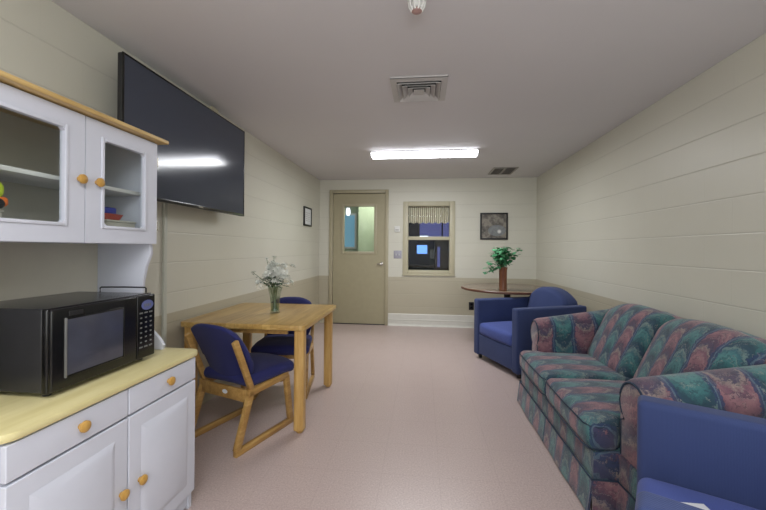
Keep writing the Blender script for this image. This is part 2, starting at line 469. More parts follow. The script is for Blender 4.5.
# ---- beyond the openings: hallway behind the door, dim office behind the window
b = new(); y0 = YB + WT + .0
for bx in [(-2.6, -.45, y0 + 1.75, y0 + 1.83, 0, 2.4), (-2.6, -.45, y0, y0 + 1.8, 2.4, 2.48), (-.53, -.45, y0 + .02, y0 + 1.8, 0, 2.4), (-2.68, -2.6, y0, y0 + 1.8, 0, 2.4), (-1.21, -.53, y0 + .9, y0 + .98, 0, 2.4)]:
    box(b, *bx)
struct('wall_hallway', b, 'hallwall')
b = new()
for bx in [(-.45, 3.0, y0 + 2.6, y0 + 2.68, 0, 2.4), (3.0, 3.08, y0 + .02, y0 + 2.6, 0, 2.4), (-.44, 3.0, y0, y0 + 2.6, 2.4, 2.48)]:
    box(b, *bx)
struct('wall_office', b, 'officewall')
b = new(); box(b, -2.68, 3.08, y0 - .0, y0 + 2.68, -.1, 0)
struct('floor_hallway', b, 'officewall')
# hallway: a far bluish window; office: lit glazing, screen, cupboard
t = thing('hallway_window', 'pale blue lit window seen through the left part of the door glass', 'window', (-1.60, y0 + 1.75, 1.20))
b = new()
for bx in [(-.20, -.16, -.03, 0, 0, .75), (.16, .20, -.03, 0, 0, .75), (-.16, .16, -.03, 0, 0, .04), (-.16, .16, -.03, 0, .71, .75)]: box(b, *bx)
obj('window_frame', b, 'plastic', t)
M['skyblue'] = emit_mat('daylit blue pane', (110, 160, 185), .45)
obj('pane', box(new(), -.16, .16, -.012, -.008, .04, .71), 'skyblue', t, False)
t = thing('ceiling_light', 'bright round hallway light above the blue window, seen through the door glass', 'light', (-1.545, y0 + 1.55, 2.22))
obj('housing', lathe(new(), [(0, .18), (.05, .18), (.05, -.18), (0, -.18)], seg=16), 'plastic', t)
M['hallglow'] = emit_mat('white glowing lamp', (245, 250, 255), 1.6)
obj('bulb_cover', lathe(new(), [(0, -.34), (.03, -.33), (.05, -.28), (.045, -.22), (.03, -.18), (0, -.18)], seg=18), 'hallglow', t)

M['lavender'] = emit_mat('lavender lit glass', (104, 108, 176), .42)
M['screenblue'] = emit_mat('bright blue screen', (110, 160, 240), 1.5)
M['tubewhite'] = emit_mat('far white lamp', (230, 240, 255), 2.5)
t = thing('office_window', 'lavender lit interior window high in the dim office behind the glass', 'window', (.34, y0 + 2.6, 1.42))
b = new()
for bx in [(-.46, -.42, -.04, 0, 0, .46), (.42, .46, -.04, 0, 0, .46), (-.42, .42, -.04, 0, 0, .03), (-.42, .42, -.04, 0, .43, .46), (.08, .11, -.04, 0, .03, .43)]: box(b, *bx)
obj('window_frame', b, 'blackmat', t)
obj('pane', box(new(), -.42, .42, -.012, -.008, .03, .43), 'lavender', t, False)
t = thing('wall_lamp', 'small bright white lamp below the lavender glass in the office', 'lamp', (.02, y0 + 2.5, 1.47))
obj('lamp_body', soft(new(), -.11, .11, 0, .03, -.03, .05, .01), 'blackmat', t)
obj('lamp_glass', soft(new(), -.10, .10, -.03, 0.0, -.025, .035, .012), 'tubewhite', t)
t = thing('monitor', 'bright blue computer screen glowing on the office desk', 'monitor', (-.02, y0 + 2.05, .86))
obj('screen_case', soft(new(), -.13, .13, .0, .05, .22, .45, .01), 'blackmat', t)
obj('screen', box(new(), -.11, .11, -.006, .002, .245, .43), 'screenblue', t, False)
b = new(); box(b, -.02, .02, .02, .05, .01, .24); soft(b, -.09, .09, -.06, .1, 0, .014, .006)
obj('stand', b, 'blackmat', t)
t = thing('office_desk', 'dark desk with a front panel behind the borrowed window', 'desk', (.3, y0 + 2.05, 0))
obj('desk_top', soft(new(), -.75, .9, -.25, .3, .82, .86, .01), 'officebrown', t)
b = new(); box(b, -.7, .85, -.1, -.07, 0, .82); box(b, -.72, -.69, -.2, .28, 0, .82); box(b, .85, .88, -.2, .28, 0, .82)
obj('front_panel', b, 'blackmat', t)
t = thing('filing_cupboard', 'tall brown cupboard with a lavender strip at the right of the office', 'cupboard', (.25, y0 + 1.3, 0))
obj('carcass', soft(new(), -.02, .40, 0, .4, 0, 1.38, .006), 'officebrown', t)
obj('lit_strip', box(new(), .03, .08, -.01, .002, .86, 1.25), 'lavender', t, False)
obj('handle', soft(new(), .30, .32, -.02, .0, .8, .95, .004), 'chrome', t)
t = thing('document_rack', 'pale paper rack standing beside the office screen', 'rack', (.24, y0 + 1.98, .86))
obj('frame', soft(new(), -.11, .14, .0, .1, 0, .36, .006), 'blackmat', t)
obj('sheets', soft(new(), -.09, .12, -.008, .0, .14, .34, .002), 'grille', t)

# valance behind the upper pane
b = new(); N = 96; W = .62; z1 = 1.885
rows = [(1.885, .010), (1.86, .004), (1.85, .012), (1.70, .014), (1.615, .017)]
prev = None
for zz, am in rows:
    row = []
    for i in range(N + 1):
        u = i / N
        row.append(b.verts.new((-W / 2 + W * u, am * math.sin(u * 2 * PI * 17 + .7 * math.sin(u * 19)), zz - 0 + (.010 * math.sin(u * 40) if zz < 1.65 else 0))))
    if prev:
        for i in range(N): b.faces.new([prev[i], prev[i + 1], row[i + 1], row[i]])
    prev = row
t = thing('valance', 'short pleated cream valance across the top of the small window', 'curtain', (.0875, YB + .085, 0))
obj('fabric', b, 'valance', t, 80)
obj('curtain_rod', tube(new(), [(-.318, 0, 1.868), (.318, 0, 1.868)], .006), 'chrome', t)

# ================================================================ CEILING ITEMS
def fixture(y, label, lit=True):
    t = thing('ceiling_light', label, 'light', (0, y, ZC))
    soft(b := new(), -.588, .588, -.095, .095, -.012, 0, .004)
    for s in (-1, 1): soft(b, s * .595 - .007, s * .595 + .007, -.095, .095, -.050, 0, .006)
    obj('housing', b, 'ceilwhite', t)
    pr = [(-.088, -.010), (-.090, -.028), (-.078, -.044), (-.058, -.050), (.058, -.050), (.078, -.044), (.090, -.028), (.088, -.010)]
    obj('diffuser', prism(new(), pr, 'x', -.588, .588), 'lampon', t, 50)
    return t
fixture(4.13, 'long glowing wraparound ceiling light over the middle of the room')

t = thing('air_diffuser', 'square stepped supply air diffuser in front of the ceiling light', 'vent', (-.035, 2.49, ZC))
def ring(b, a, c, z0, z1, th=.004):
    """sloped square collar from half-size a at z0 to half-size c at z1"""
    for k in range(4):
        m = Matrix.Rotation(k * PI / 2, 4, 'Z')
        pts = [(-a, -a, z0), (a, -a, z0), (c, -c, z1), (-c, -c, z1)]
        lo = [b.verts.new(m @ Vector(p)) for p in pts]; hi = [b.verts.new(m @ Vector((p[0], p[1], p[2] + th))) for p in pts]
        b.faces.new(lo); b.faces.new(hi[::-1])
        for i in range(4): b.faces.new([lo[i], hi[i], hi[(i + 1) % 4], lo[(i + 1) % 4]])
    bmesh.ops.recalc_face_normals(b, faces=b.faces[:])
b = new(); ring(b, .185, .145, -.014, -.018); ring(b, .185, .184, -.014, -.004)
obj('flange', b, 'ceilwhite', t, False)
for a in (.142, .108, .074):
    b = new(); ring(b, a, a - .030, -.030, -.006, .003); obj('louver_ring', b, 'ceilwhite', t, False)
obj('throat', box(new(), -.15, .15, -.15, .15, -.004, .002), 'grilledark', t, False)
obj('centre_plate', box(new(), -.036, .036, -.036, .036, -.026, -.022, .001), 'ceilwhite', t, False)

t = thing('air_register', 'flat grey return air grille near the back right corner', 'vent', (1.09, 5.17, ZC))
b = new()
for bx in [(-.16, -.135, -.22, .22, -.012, 0), (.135, .16, -.22, .22, -.012, 0), (-.135, .135, -.22, -.195, -.012, 0), (-.135, .135, .195, .22, -.012, 0), (-.012, .012, -.195, .195, -.012, 0)]: box(b, *bx)
obj('grille_frame', b, 'grille', t, False)
b = new()
for i in range(14):
    y = -.185 + i * .0285
    box(b, -.135, .135, -.009, .009, -.001, .001, 0, Matrix.Translation((0, y, -.007)) @ Matrix.Rotation(.6, 4, 'X'))
obj('slats', b, 'grille', t, False)
obj('backing', box(new(), -.14, .14, -.2, .2, -.002, -.0005), 'grilledark', t, False)

t = thing('smoke_detector', 'white ribbed heat detector with a pinkish disc at the top of the photo', 'detector', (-.035, 1.60, ZC)); t.scale = (.78, .78, .85)
obj('base', lathe(new(), [(0, 0), (.055, 0), (.055, -.010), (.048, -.016), (0, -.016)]), 'plastic', t)
b = new()
lathe(b, [(0, -.014), (.030, -.014), (.030, -.050), (0, -.052)])
for k in range(10):
    a = 2 * PI * k / 10
    tube(b, [(.046 * math.cos(a), .046 * math.sin(a), -.014), (.043 * math.cos(a), .043 * math.sin(a), -.04), (.028 * math.cos(a), .028 * math.sin(a), -.062)], .0055, 6)
obj('cage', b, 'plastic', t)
obj('sensor_disc', lathe(new(), [(0, -.052), (.026, -.054), (.030, -.062), (.024, -.066), (0, -.066)]), 'pinkish', t)

# ================================================================ BACK WALL ITEMS
t = thing('thermostat', 'small white thermostat between the door and the window', 'thermostat', (-.405, YB + .001, 1.515))
obj('cover', soft(new(), -.042, .042, -.028, 0, -.045, .045, .006), 'plastic', t)
obj('dial_slot', soft(new(), -.026, .026, -.0315, -.027, -.02, -.008, .0015), 'grille', t)
t = thing('light_switch', 'grey steel double light switch plate below the thermostat', 'switch', (-.395, YB, 1.115))
obj('plate', soft(new(), -.062, .062, -.006, 0, -.062, .062, .003), 'greyplate', t)
for s in (-1, 1):
    obj('toggle', box(new(), -.006, .006, -.018, 0, -.012, .012, .002, Matrix.Translation((s * .024, -.003, 0)) @ Matrix.Rotation(.4, 4, 'X')), 'plastic', t)
t = thing('wall_outlet', 'dark outlet plate low on the back wall beside the blue armchair', 'outlet', (.745, YB, .335))
obj('plate', soft(new(), -.038, .038, -.006, 0, -.06, .06, .003), 'blackmat', t)
for s in (-1, 1): obj('socket', soft(new(), -.018, .018, -.010, -.004, s * .026 - .016, s * .026 + .016, .005), 'black', t)

def picture(name, label, loc, rz, w, h, fw, mat, art):
    t = thing(name, label, 'picture', loc, rz)
    b = new()
    for (x0, x1, z0, z1) in [(-w / 2, -w / 2 + fw, -h / 2, h / 2), (w / 2 - fw, w / 2, -h / 2, h / 2), (-w / 2 + fw, w / 2 - fw, -h / 2, -h / 2 + fw), (-w / 2 + fw, w / 2 - fw, h / 2 - fw, h / 2)]:
        box(b, x0, x1, -.022, 0, z0, z1, .003)
    obj('frame', b, mat, t)
    o = obj(art[0], box(new(), -w / 2 + fw - .002, w / 2 - fw + .002, -.012, -.004, -h / 2 + fw - .002, h / 2 - fw + .002), art[1], t, False)
    return t, o
picture('framed_picture', 'square dark framed grey floral print above the round table', (1.072, YB, 1.56), 0, .41, .41, .024, 'blackmat', ('print', 'painting'))
t, o = picture('framed_certificate', 'small black framed white document on the left wall near the corner', (XL, 5.05, 1.655), -PI / 2, .33, .27, .022, 'blackmat', ('document', 'paper'))
# small certificate frame faces +x: rotate so its front looks into the room
t.rotation_euler = (0, 0, PI / 2)
b = new()
for i in range(5): box(b, -.09, .09 - .02 * (i % 2), -.0135, -.0118, .05 - i * .028, .054 - i * .028)
obj('text_lines', b, 'grille', o, False)

# cable raceway up the left wall
t = thing('cable_raceway', 'narrow cream cable raceway running down the left wall behind the television', 'raceway', (XL, 2.16, 0))
obj('channel', box(new(), 0, .018, -.014, .014, .0, 1.62, .003), 'race', t)

# ================================================================ TELEVISION
t = thing('television', 'large flat black television mounted high on the left wall', 'television', (-1.50, 2.278, 1.822))
t.rotation_euler = (0, math.radians(0.0), 0)
hw, hh = .622, .357
obj('casing', soft(new(), -.032, -.004, -hw, hw, -hh, hh, .008), 'blackmat', t)
b = new(); e = .010
for (y0_, y1_, z0, z1) in [(-hw, -hw + e, -hh, hh), (hw - e, hw, -hh, hh), (-hw + e, hw - e, hh - e, hh), (-hw + e, hw - e, -hh, -hh + .018)]:
    box(b, -.006, .002, y0_, y1_, z0, z1, .001)
obj('bezel', b, 'black', t)
obj('screen', box(new(), -.006, -.0005, -hw + e - .001, hw - e + .001, -hh + .016, hh - e + .001), 'tvscreen', t, False)
obj('maker_badge', soft(new(), .0, .004, .0, .05, -hh + .004, -hh + .014, .001), 'chrome', t)
b = new(); box(b, -.154, -.142, -.22, .22, -.18, .18, .003)
for s in (-1, 1): box(b, -.15, -.03, s * .14 - .015, s * .14 + .015, -.16, .16, .003)
obj('wall_bracket', b, 'blackmat', t)
t = thing('junction_box', 'small cream box on the left wall above the television', 'box', (XL, 2.62, 2.225))
obj('box_body', soft(new(), 0, .06, -.04, .04, -.045, .045, .004), 'winframe', t)
obj('box_cover', soft(new(), .058, .064, -.044, .044, -.049, .049, .003), 'winframe', t)

# ================================================================ HUTCH AND SIDEBOARD
FX = -1.06; BX = -1.54; Y0, Y1 = .80, 1.575; YM = 1.188
def knob(parent, x, y, z, r=.0165):
    b = new()
    lathe(b, [(0, 0), (.009, 0), (.008, .006), (r * .85, .009), (r * 1.08, .014), (r * 1.05, .020), (r * .6, .025), (0, .026)], (x, y, z), 20, Matrix.Rotation(PI / 2, 4, 'Y'))
    return obj('knob', b, 'knob', parent)
t = thing('sideboard_cabinet', 'white two door sideboard with pale wooden worktop carrying the microwave', 'cabinet', (0, 0, 0))
b = new()
box(b, BX, FX - .02, Y0, Y0 + .018, 0, .70); box(b, BX, FX - .02, Y1 - .018, Y1, .0, .70); box(b, BX, BX + .01, Y0 + .018, Y1 - .018, .05, .70)
box(b, BX + .01, FX - .022, Y0 + .018, Y1 - .018, .06, .078); box(b, BX + .01, FX - .03, YM - .008, YM + .008, .078, .70)
box(b, BX + .01, FX - .022, Y0 + .018, Y1 - .018, .585, .597)
for bx in [(FX - .02, FX - .001, Y0, Y0 + .02, 0, .70), (FX - .02, FX - .001, Y1 - .02, Y1, .0, .70)]: box(b, *bx)
obj('carcass', b, 'white', t, False)
b = new(); prism(b, [(Y0 + .02, .015), (Y0 + .07, .015), (Y0 + .10, .045), (Y1 - .10, .045), (Y1 - .07, .015), (Y1 - .02, .015), (Y1 - .02, .078), (Y0 + .02, .078)], 'x', FX - .022, FX - .006)
obj('plinth', b, 'white', t, False)
pl = []
for cx, cy, a0 in ((FX - .022, Y1 - .02, 0), (BX + .0, Y1 + .025, 90), (BX + .0, Y0 - .01, 180), (FX - .022, Y0 + .035, 270)):
    rr_ = .05 if cx > -1.2 else .005
    for k in range(7): an = math.radians(a0 + 15 * k); pl.append((cx + rr_ * math.cos(an), cy + rr_ * math.sin(an)))
obj('worktop', prism(new(), pl, 'z', .699, .724, .007), 'worktop', t)
for i, (a, c) in enumerate(((Y0 + .004, YM - .003), (YM + .003, Y1 - .004))):
    b = new(); soft(b, FX, FX + .018, a, c, .597, .693, .003, n=1); box(b, FX - .25, FX, a + .03, c - .03, .61, .68)
    d = obj('drawer', b, 'white', t); knob(d, FX + .018, (a + c) / 2 + .01, .648)
    b = new(); z0, z1 = .082, .589
    soft(b, FX, FX + .018, a, c, z0, z1, .003, n=1)
    # raised field with sloping shoulders and a shallow groove round it
    A = (a + .055, c - .055, z0 + .055, z1 - .055); Bq = (a + .085, c - .085, z0 + .085, z1 - .085)
    o1 = [b.verts.new((FX + .0185, y, z)) for y, z in ((A[0], A[2]), (A[1], A[2]), (A[1], A[3]), (A[0], A[3]))]
    o2 = [b.verts.new((FX + .031, y, z)) for y, z in ((Bq[0], Bq[2]), (Bq[1], Bq[2]), (Bq[1], Bq[3]), (Bq[0], Bq[3]))]
    b.faces.new(o2)
    for k in range(4): b.faces.new([o1[k], o1[(k + 1) % 4], o2[(k + 1) % 4], o2[k]])
    bmesh.ops.recalc_face_normals(b, faces=b.faces[:])
    d = obj('door', b, 'white', t, 30)
    knob(d, FX + .018, (c - .028) if i == 0 else (a + .05), .335)

UX = -1.245; UZ0, UZ1 = 1.211, 1.69; YU = 1.211
t = thing('hutch', 'white wall height hutch with two glazed doors and pine top edge', 'cabinet', (0, 0, 0))
obj('top_board', soft(new(), BX - .005, UX + .035, Y0 - .03, Y1 + .035, UZ1, UZ1 + .018, .006, n=1), 'pine', t)
# shaped side panels: narrow waist above the worktop
def sideprof():
    pts = [(BX, .7245), (-1.20, .7245), (-1.195, .745), (-1.215, .775), (-1.27, .83), (-1.30, .90), (-1.305, .97), (-1.30, 1.04), (-1.285, 1.11), (-1.262, 1.17), (UX - .02, 1.21), (UX - .02, UZ1), (BX, UZ1)]
    return pts
for (a, c) in ((Y0, Y0 + .018), (Y1 - .018, Y1)):
    obj('side_panel', prism(new(), sideprof(), 'y', a, c, .002), 'white', t)
obj('back_panel', box(new(), BX, BX + .008, Y0 + .018, Y1 - .018, .7245, UZ1), 'whitein', t, False)
obj('cabinet_floor', box(new(), BX + .008, UX - .02, Y0 + .018, Y1 - .018, UZ0 + .002, UZ0 + .02), 'white', t, False)
obj('shelf', box(new(), BX + .008, UX - .06, Y0 + .018, Y1 - .018, 1.438, 1.454, .002), 'plastic', t)
for i, (a, c) in enumerate(((Y0 + .003, YU - .002), (YU + .002, Y1 - .001))):
    z0, z1 = UZ0 + .004, UZ1 - .006; q = .076; qz = .068
    ia, ic, iz0, iz1 = a + q, c - q, z0 + qz, z1 - qz
    b = new()
    for (y0_, y1_, w0, w1) in [(a, ia, z0, z1), (ic, c, z0, z1), (ia, ic, z0, iz0), (ia, ic, iz1, z1)]:
        box(b, UX - .019, UX, y0_, y1_, w0, w1)
    d = obj('door', b, 'white', t, False)
    b = new()
    def mold(y0_, y1_, z0_, z1_, w, x0, x1):
        for (p0, p1, q0, q1) in ((y0_ - w, y0_, z0_ - w, z1_ + w), (y1_, y1_ + w, z0_ - w, z1_ + w), (y0_, y1_, z0_ - w, z0_), (y0_, y1_, z1_, z1_ + w)):
            box(b, x0, x1, p0, p1, q0, q1, .0025)
    mold(ia + .001, ic - .001, iz0 + .001, iz1 - .001, .012, UX - .004, UX + .005)
    # clipped corners of the glazing bead
    for (yy, zz) in ((ia, iz0), (ic, iz0), (ic, iz1), (ia, iz1)):
        sy = 1 if yy == ia else -1; sz = 1 if zz == iz0 else -1
        prism(b, [(yy - sy * .002, zz - sz * .002), (yy + sy * .014, zz - sz * .002), (yy - sy * .002, zz + sz * .014)], 'x', UX - .015, UX + .003)
    obj('glazing_bead', b, 'white', d)
    obj('glass_pane', box(new(), UX - .013, UX - .010, ia - .002, ic + .002, iz0 - .002, iz1 + .002), 'glass', d, False)
    knob(d, UX, (c - .022) if i == 0 else (a + .046), 1.446, .016)
for z in (1.30, 1.60): obj('hinge', soft(new(), UX - .03, UX + .002, Y1 - .001, Y1 + .006, z - .022, z + .022, .002, n=1), 'chrome', t)

# two small bright items inside the hutch
for nm_, y_, lb in ((0, .93, 'plain beige storage box under the lime toy behind the left hutch door'), (1, 1.46, 'plain beige storage box under the violet toy behind the right hutch door')):
    t = thing('storage_box', lb, 'box', (-1.38, y_, UZ0 + .02))
    obj('box_body', soft(new(), -.06, .06, -.075, .075, 0, .075, .004, n=1), 'whitein', t)
    obj('lid', soft(new(), -.063, .063, -.078, .078, .075, .085, .004, n=1), 'whitein', t)
t = thing('toy_car', 'bright lime and orange plastic toy car behind the left hutch door', 'toy', (-1.36, .935, UZ0 + .105))
obj('body', soft(new(), -.05, .05, -.09, .075, .035, .085, .02, crown=(0, 0, .02)), 'lime', t)
obj('underside', soft(new(), -.048, .048, -.085, .085, .008, .04, .012), 'orange', t)
b = new()
for s in (-1, 1):
    for q in (-.05, .05): obj('wheel', lathe(new(), [(0, -.008), (.016, -.008), (.016, .008), (0, .008)], (s * .045, q, .016), 16, Matrix.Rotation(PI / 2, 4, 'Y')), 'blackmat', t)
t = thing('toy_boat', 'small violet and red plastic toy boat behind the right hutch door', 'toy', (-1.38, 1.450, UZ0 + .105))
b = new(); prism(b, [(-.055, .03), (-.03, 0), (.035, 0), (.06, .03)], 'x', -.025, .025, .004); obj('hull', b, 'red', t)
obj('cabin', soft(new(), -.018, .018, -.03, .03, .028, .058, .008), 'royal', t)

# ================================================================ MICROWAVE
t = thing('microwave_oven', 'black countertop microwave oven sitting on the sideboard worktop', 'microwave', (-1.147, 1.2225, .724))
w = .2185; z0, z1 = .014, .279
obj('case', soft(new(), -.36, -.03, -w, w, z0, z1, .006, n=1), 'mwcase', t)
obj('front_frame', soft(new(), -.034, -.010, -w - .002, w + .002, z0 - .002, z1 + .002, .008, n=1), 'black', t)
b = new(); soft(b, -.012, .004, -w, .118, z0 + .004, z1 - .002, .006, n=1)
d = obj('door', b, 'black', t)
wa, wb, wc, we = -w + .046, .050, .058, .240
obj('door_window', soft(new(), .002, .0062, wa, wb, wc, we, .002, n=1), 'mwglass', d)
b = new()
for (p0, p1, q0, q1) in ((wb, wb + .006, wc - .006, we + .006), (wa, wb, wc - .006, wc), (wa, wb, we, we + .006)): box(b, .002, .0078, p0, p1, q0, q1, .002)
obj('window_trim', b, 'black', d)
obj('bright_trim', box(new(), .002, .0095, wa - .006, wa, wc - .006, we + .006, .002), 'mwtrim', d)
obj('brand_strip', soft(new(), .003, .0052, -w + .055, -w + .105, .250, .265, .001, n=1), 'blackmat', d)
b = new(); soft(b, -.012, .004, .122, w, z0 + .004, z1 - .002, .006, n=1)
p = obj('control_panel', b, 'black', t)
M['logoblue'] = simple('slate blue badge', (92, 100, 150), .35, var=.05)
M['key'] = simple('grey key print', (104, 106, 104), .5, var=.05)
b = new(); lathe(b, [(0, 0), (.030, 0), (.033, .002), (0, .003)], (.004, .172, .236), 28, Matrix.Rotation(PI / 2, 4, 'Y') @ Matrix.Diagonal((.62, 1, 1, 1)))
oval = obj('display_badge', b, 'logoblue', p)
b = new()
for i in range(4): box(b, .0068, .0076, .154 + i * .010, .159 + i * .010, .230, .242)
obj('display_digits', b, 'key', oval, False)
b = new()
for r_ in range(8):
    for c_ in range(3):
        yy = .140 + c_ * .026; zz = .205 - r_ * .020
        if r_ in (0, 7): soft(b, .003, .0056, yy - .009, yy + .009, zz - .003, zz + .003, .001, n=1, seg=1)
        else: soft(b, .003, .0056, yy - .005, yy + .005, zz - .003, zz + .003, .001, n=1, seg=1)
obj('keypad', b, 'key', p)
b = new()
for i in range(6):
    for j in range(2): soft(b, -.30 + j * .06, -.255 + j * .06, -w - .0015, -w + .002, .05 + i * .012, .055 + i * .012, .001, n=1, seg=1)
obj('side_vents', b, 'blackmat', t)
for sx in (-.33, -.045):
    for sy in (-.19, .19):
        obj('foot', lathe(new(), [(0, 0), (.012, 0), (.014, .016), (0, .016)], (sx, sy, 0), 14), 'blackmat', t)
t = thing('wire_handle', 'thin dark wire stand lying on top of the microwave oven', 'wire stand', (-1.26, 1.395, 1.003))
obj('wire', tube(new(), [(-.10, .0, .0035), (-.10, .0, .022), (-.095, .0, .026), (.0, .012, .027), (.088, .022, .026), (.093, .022, .022), (.093, .022, .0035)], .0032), 'blackmat', t)

# ================================================================ DINING TABLE
TZ = .705
tx0, tx1, ty0, ty1 = -1.615, -.75, 2.245, 3.13
t = thing('dining_table', 'square golden oak dining table with thick rounded square legs', 'table', ((tx0 + tx1) / 2, (ty0 + ty1) / 2, 0))
hx, hy = (tx1 - tx0) / 2, (ty1 - ty0) / 2
def rounded_rect(a, b_, r, n=5):
    pts = []
    for (cx, cy, a0) in ((a - r, b_ - r, 0), (-a + r, b_ - r, 90), (-a + r, -b_ + r, 180), (a - r, -b_ + r, 270)):
        for i in range(n + 1):
            an = math.radians(a0 + 90 * i / n); pts.append((cx + r * math.cos(an), cy + r * math.sin(an)))
    return pts
obj('tabletop', prism(new(), rounded_rect(hx, hy, .035), 'z', TZ - .036, TZ, .007), 'oakx', t)
for sx in (-1, 1):
    for sy in (-1, 1):
        b = new(); L = .033; x = sx * (hx - .042) + ((-.022 if sy > 0 else 0) if sx > 0 else .02); y = sy * (hy - .046)
        prism(b, [(x + px, y + py) for px, py in rounded_rect(L, L, .013, 3)], 'z', .022, TZ - .035)
        leg = obj('leg', b, 'oakz', t)
        obj('glide', lathe(new(), [(0, 0), (.018, 0), (.026, .010), (.031, .024), (0, .024)], (x, y, 0), 16), 'oakz', leg)
b = new(); a = .30
for bx in [(-a, a, -hy + .05, -hy + .07, TZ - .07, TZ - .036), (-a, a, hy - .07, hy - .05, TZ - .07, TZ - .036), (-hx + .07, -hx + .09, -a, a, TZ - .07, TZ - .036), (hx - .07, hx - .05, -a, a, TZ - .07, TZ - .036)]: box(b, *bx)
obj('apron', b, 'oaky', t, False)

# ================================================================ DINING CHAIR
def make_chair(label):
    t = thing('dining_chair', label, 'chair')
    X = .204
    for s in (-1, 1):
        x = s * X
        obj('runner', beam(beam(new(), (x, -.250, .019), (x, .232, .019), .030, .038, .005), (x, .19, .019), (x, .246, .019), .029, .037, .004), 'oaky', t)
        obj('leg', beam(new(), (x, .226, .03), (x, .180, .342), .030, .040, .005), 'oaky', t)
        obj('leg', beam(new(), (x, -.236, .03), (x, -.128, .348), .030, .042, .005), 'oaky', t)
        obj('side_rail', beam(new(), (x, -.160, .334), (x, .193, .346), .030, .042, .005), 'oaky', t)
        obj('back_post', beam(new(), (x, -.125, .345), (x * 1.0, -.255, .665), .028, .036, .006), 'oaky', t)
    b = new(); box(b, -X + .014, X - .014, -.162, -.140, .278, .352, .004)
    r = obj('back_rail', b, 'oaky', t)
    lab = obj('paper_label', lathe(new(), [(0, -.0008), (.016, -.0008), (.016, .0008), (0, .0008)], (.02, -.1630, .318), 18, Matrix.Rotation(PI / 2, 4, 'X') @ Matrix.Diagonal((1.35, .8, 1, 1))), 'paper', r)
    lab['label'] = 'white oval sticker'
    obj('front_rail', box(new(), -X + .014, X - .014, .15, .172, .30, .336, .004), 'oaky', t)
    # thick rounded seat, wider at the front, drooping front edge
    def fs(p):
        x, y, z = p; k = (y + .18) / .48
        x *= .90 + .12 * k; z += .010 * k - .03 * max(0, k - .75) * 2 + .012 * (1 - (x / .25) ** 2)
        ex = abs(x) / .24
        y -= .05 * ex ** 3 * (1 if y > .1 else 0)
        return (x, y, z)
    obj('seat', soft(new(), -.228, .228, -.150, .29, .352, .420, .033, n=8, crown=(0, 0, .012), fn=fs, seg=4), 'navy', t, 60)
    # backrest pad wraps between the posts
    def fb(p):
        x, y, z = p; v = (z - .40) / .35; u = x / .200
        w = 1.0 - .16 * max(0, 1 - v * 2.4) ** 2 - .12 * max(0, v - .62) ** 2 * 6
        x = x * w
        z = z - .045 * abs(u) ** 3 * max(0, v) + .02 * abs(u) ** 2 * (v < .3)
        y = y - .145 * v + .030 * u * u + .02 * (1 - (2 * v - 1) ** 2)
        return (x, y, z)
    obj('backrest', soft(new(), -.206, .206, -.146, -.104, .388, .748, .021, n=10, crown=(0, .008, 0), fn=fb, seg=4), 'navy', t, 60)
    return t
c1 = make_chair('blue upholstered oak sled chair in the foreground, seen from behind beside the sideboard')
c1.location = (-1.168, 2.265, 0); c1.rotation_euler = (0, 0, math.radians(-19.5)); c1['group'] = 'sled chairs at the oak table'
c2 = copy_tree(c1); c2['label'] = 'blue upholstered oak sled chair on the far side of the oak table, facing the camera'
c2.location = (-1.165, 3.00, 0); c2.rotation_euler = (0, 0, math.radians(190))

# ================================================================ GLASS VASE AND BOUQUET
VX, VY = -1.125, 2.67
t = thing('glass_vase', 'clear flared glass vase with water standing on the oak table', 'vase', (VX, VY, TZ))
def fl(prof, th):  # double-walled profile
    return prof + [(r - th, z) for r, z in reversed(prof)]
obj('vessel', lathe(new(), [(0, 0), (.036, 0), (.038, .006), (.032, .03), (.034, .08), (.042, .14), (.056, .198), (.0535, .198), (.0395, .14), (.0315, .08), (.029, .03), (.030, .012), (0, .010)], seg=32), 'vaseglass', t, 80)
obj('water', lathe(new(), [(0, .011), (.0285, .013), (.0275, .03), (.030, .08), (.0355, .12), (0, .12)], seg=32), 'water', t, 80)
t = thing('flower_bouquet', 'loose bouquet of small white flowers and green sprigs in the glass vase', 'flowers', (VX, VY, TZ + .012))
rnd = random.Random(5)
tips = []
b = new()
for i in range(22):
    a = rnd.uniform(0, 2 * PI); R_ = rnd.uniform(.0, .125) if i > 3 else .13
    tip = Vector((R_ * math.cos(a) - .02, R_ * math.sin(a) * .9, rnd.uniform(.25, .365) - R_ * .55))
    if i == 0: tip = Vector((-.175, -.01, .295))
    if i == 1: tip = Vector((-.145, .03, .25))
    if i == 2: tip = Vector((-.07, .0, .40))
    if i == 3: tip = Vector((-.02, .02, .41))
    q = Vector((rnd.uniform(-.018, .018), rnd.uniform(-.018, .018), .004)); mid = Vector((q.x * -1.1 + tip.x * .15, q.y * -1.1 + tip.y * .15, .18))
    tube(b, [q, (q + mid) / 2, mid, mid * .5 + tip * .5 + Vector((0, 0, .012)), tip], .0016, 5); tips.append(tip)
obj('stems', b, 'stem', t)
def leaf_quad(b, p, d, up, L, w):
    d = d.normalized(); sd = d.cross(up)
    if sd.length < .05: sd = d.cross(Vector((1, 0, 0)))
    sd.normalize(); n = sd.cross(d)
    pts = [p, p + d * L * .35 + sd * w, p + d * L * .75 + sd * w * .7 - n * L * .08, p + d * L - n * L * .2, p + d * L * .75 - sd * w * .7 - n * L * .08, p + d * L * .35 - sd * w]
    c = b.verts.new(p + d * L * .5 + n * L * .06); v = [b.verts.new(q) for q in pts]
    for i in range(6): b.faces.new([c, v[i], v[(i + 1) % 6]])
b = new()
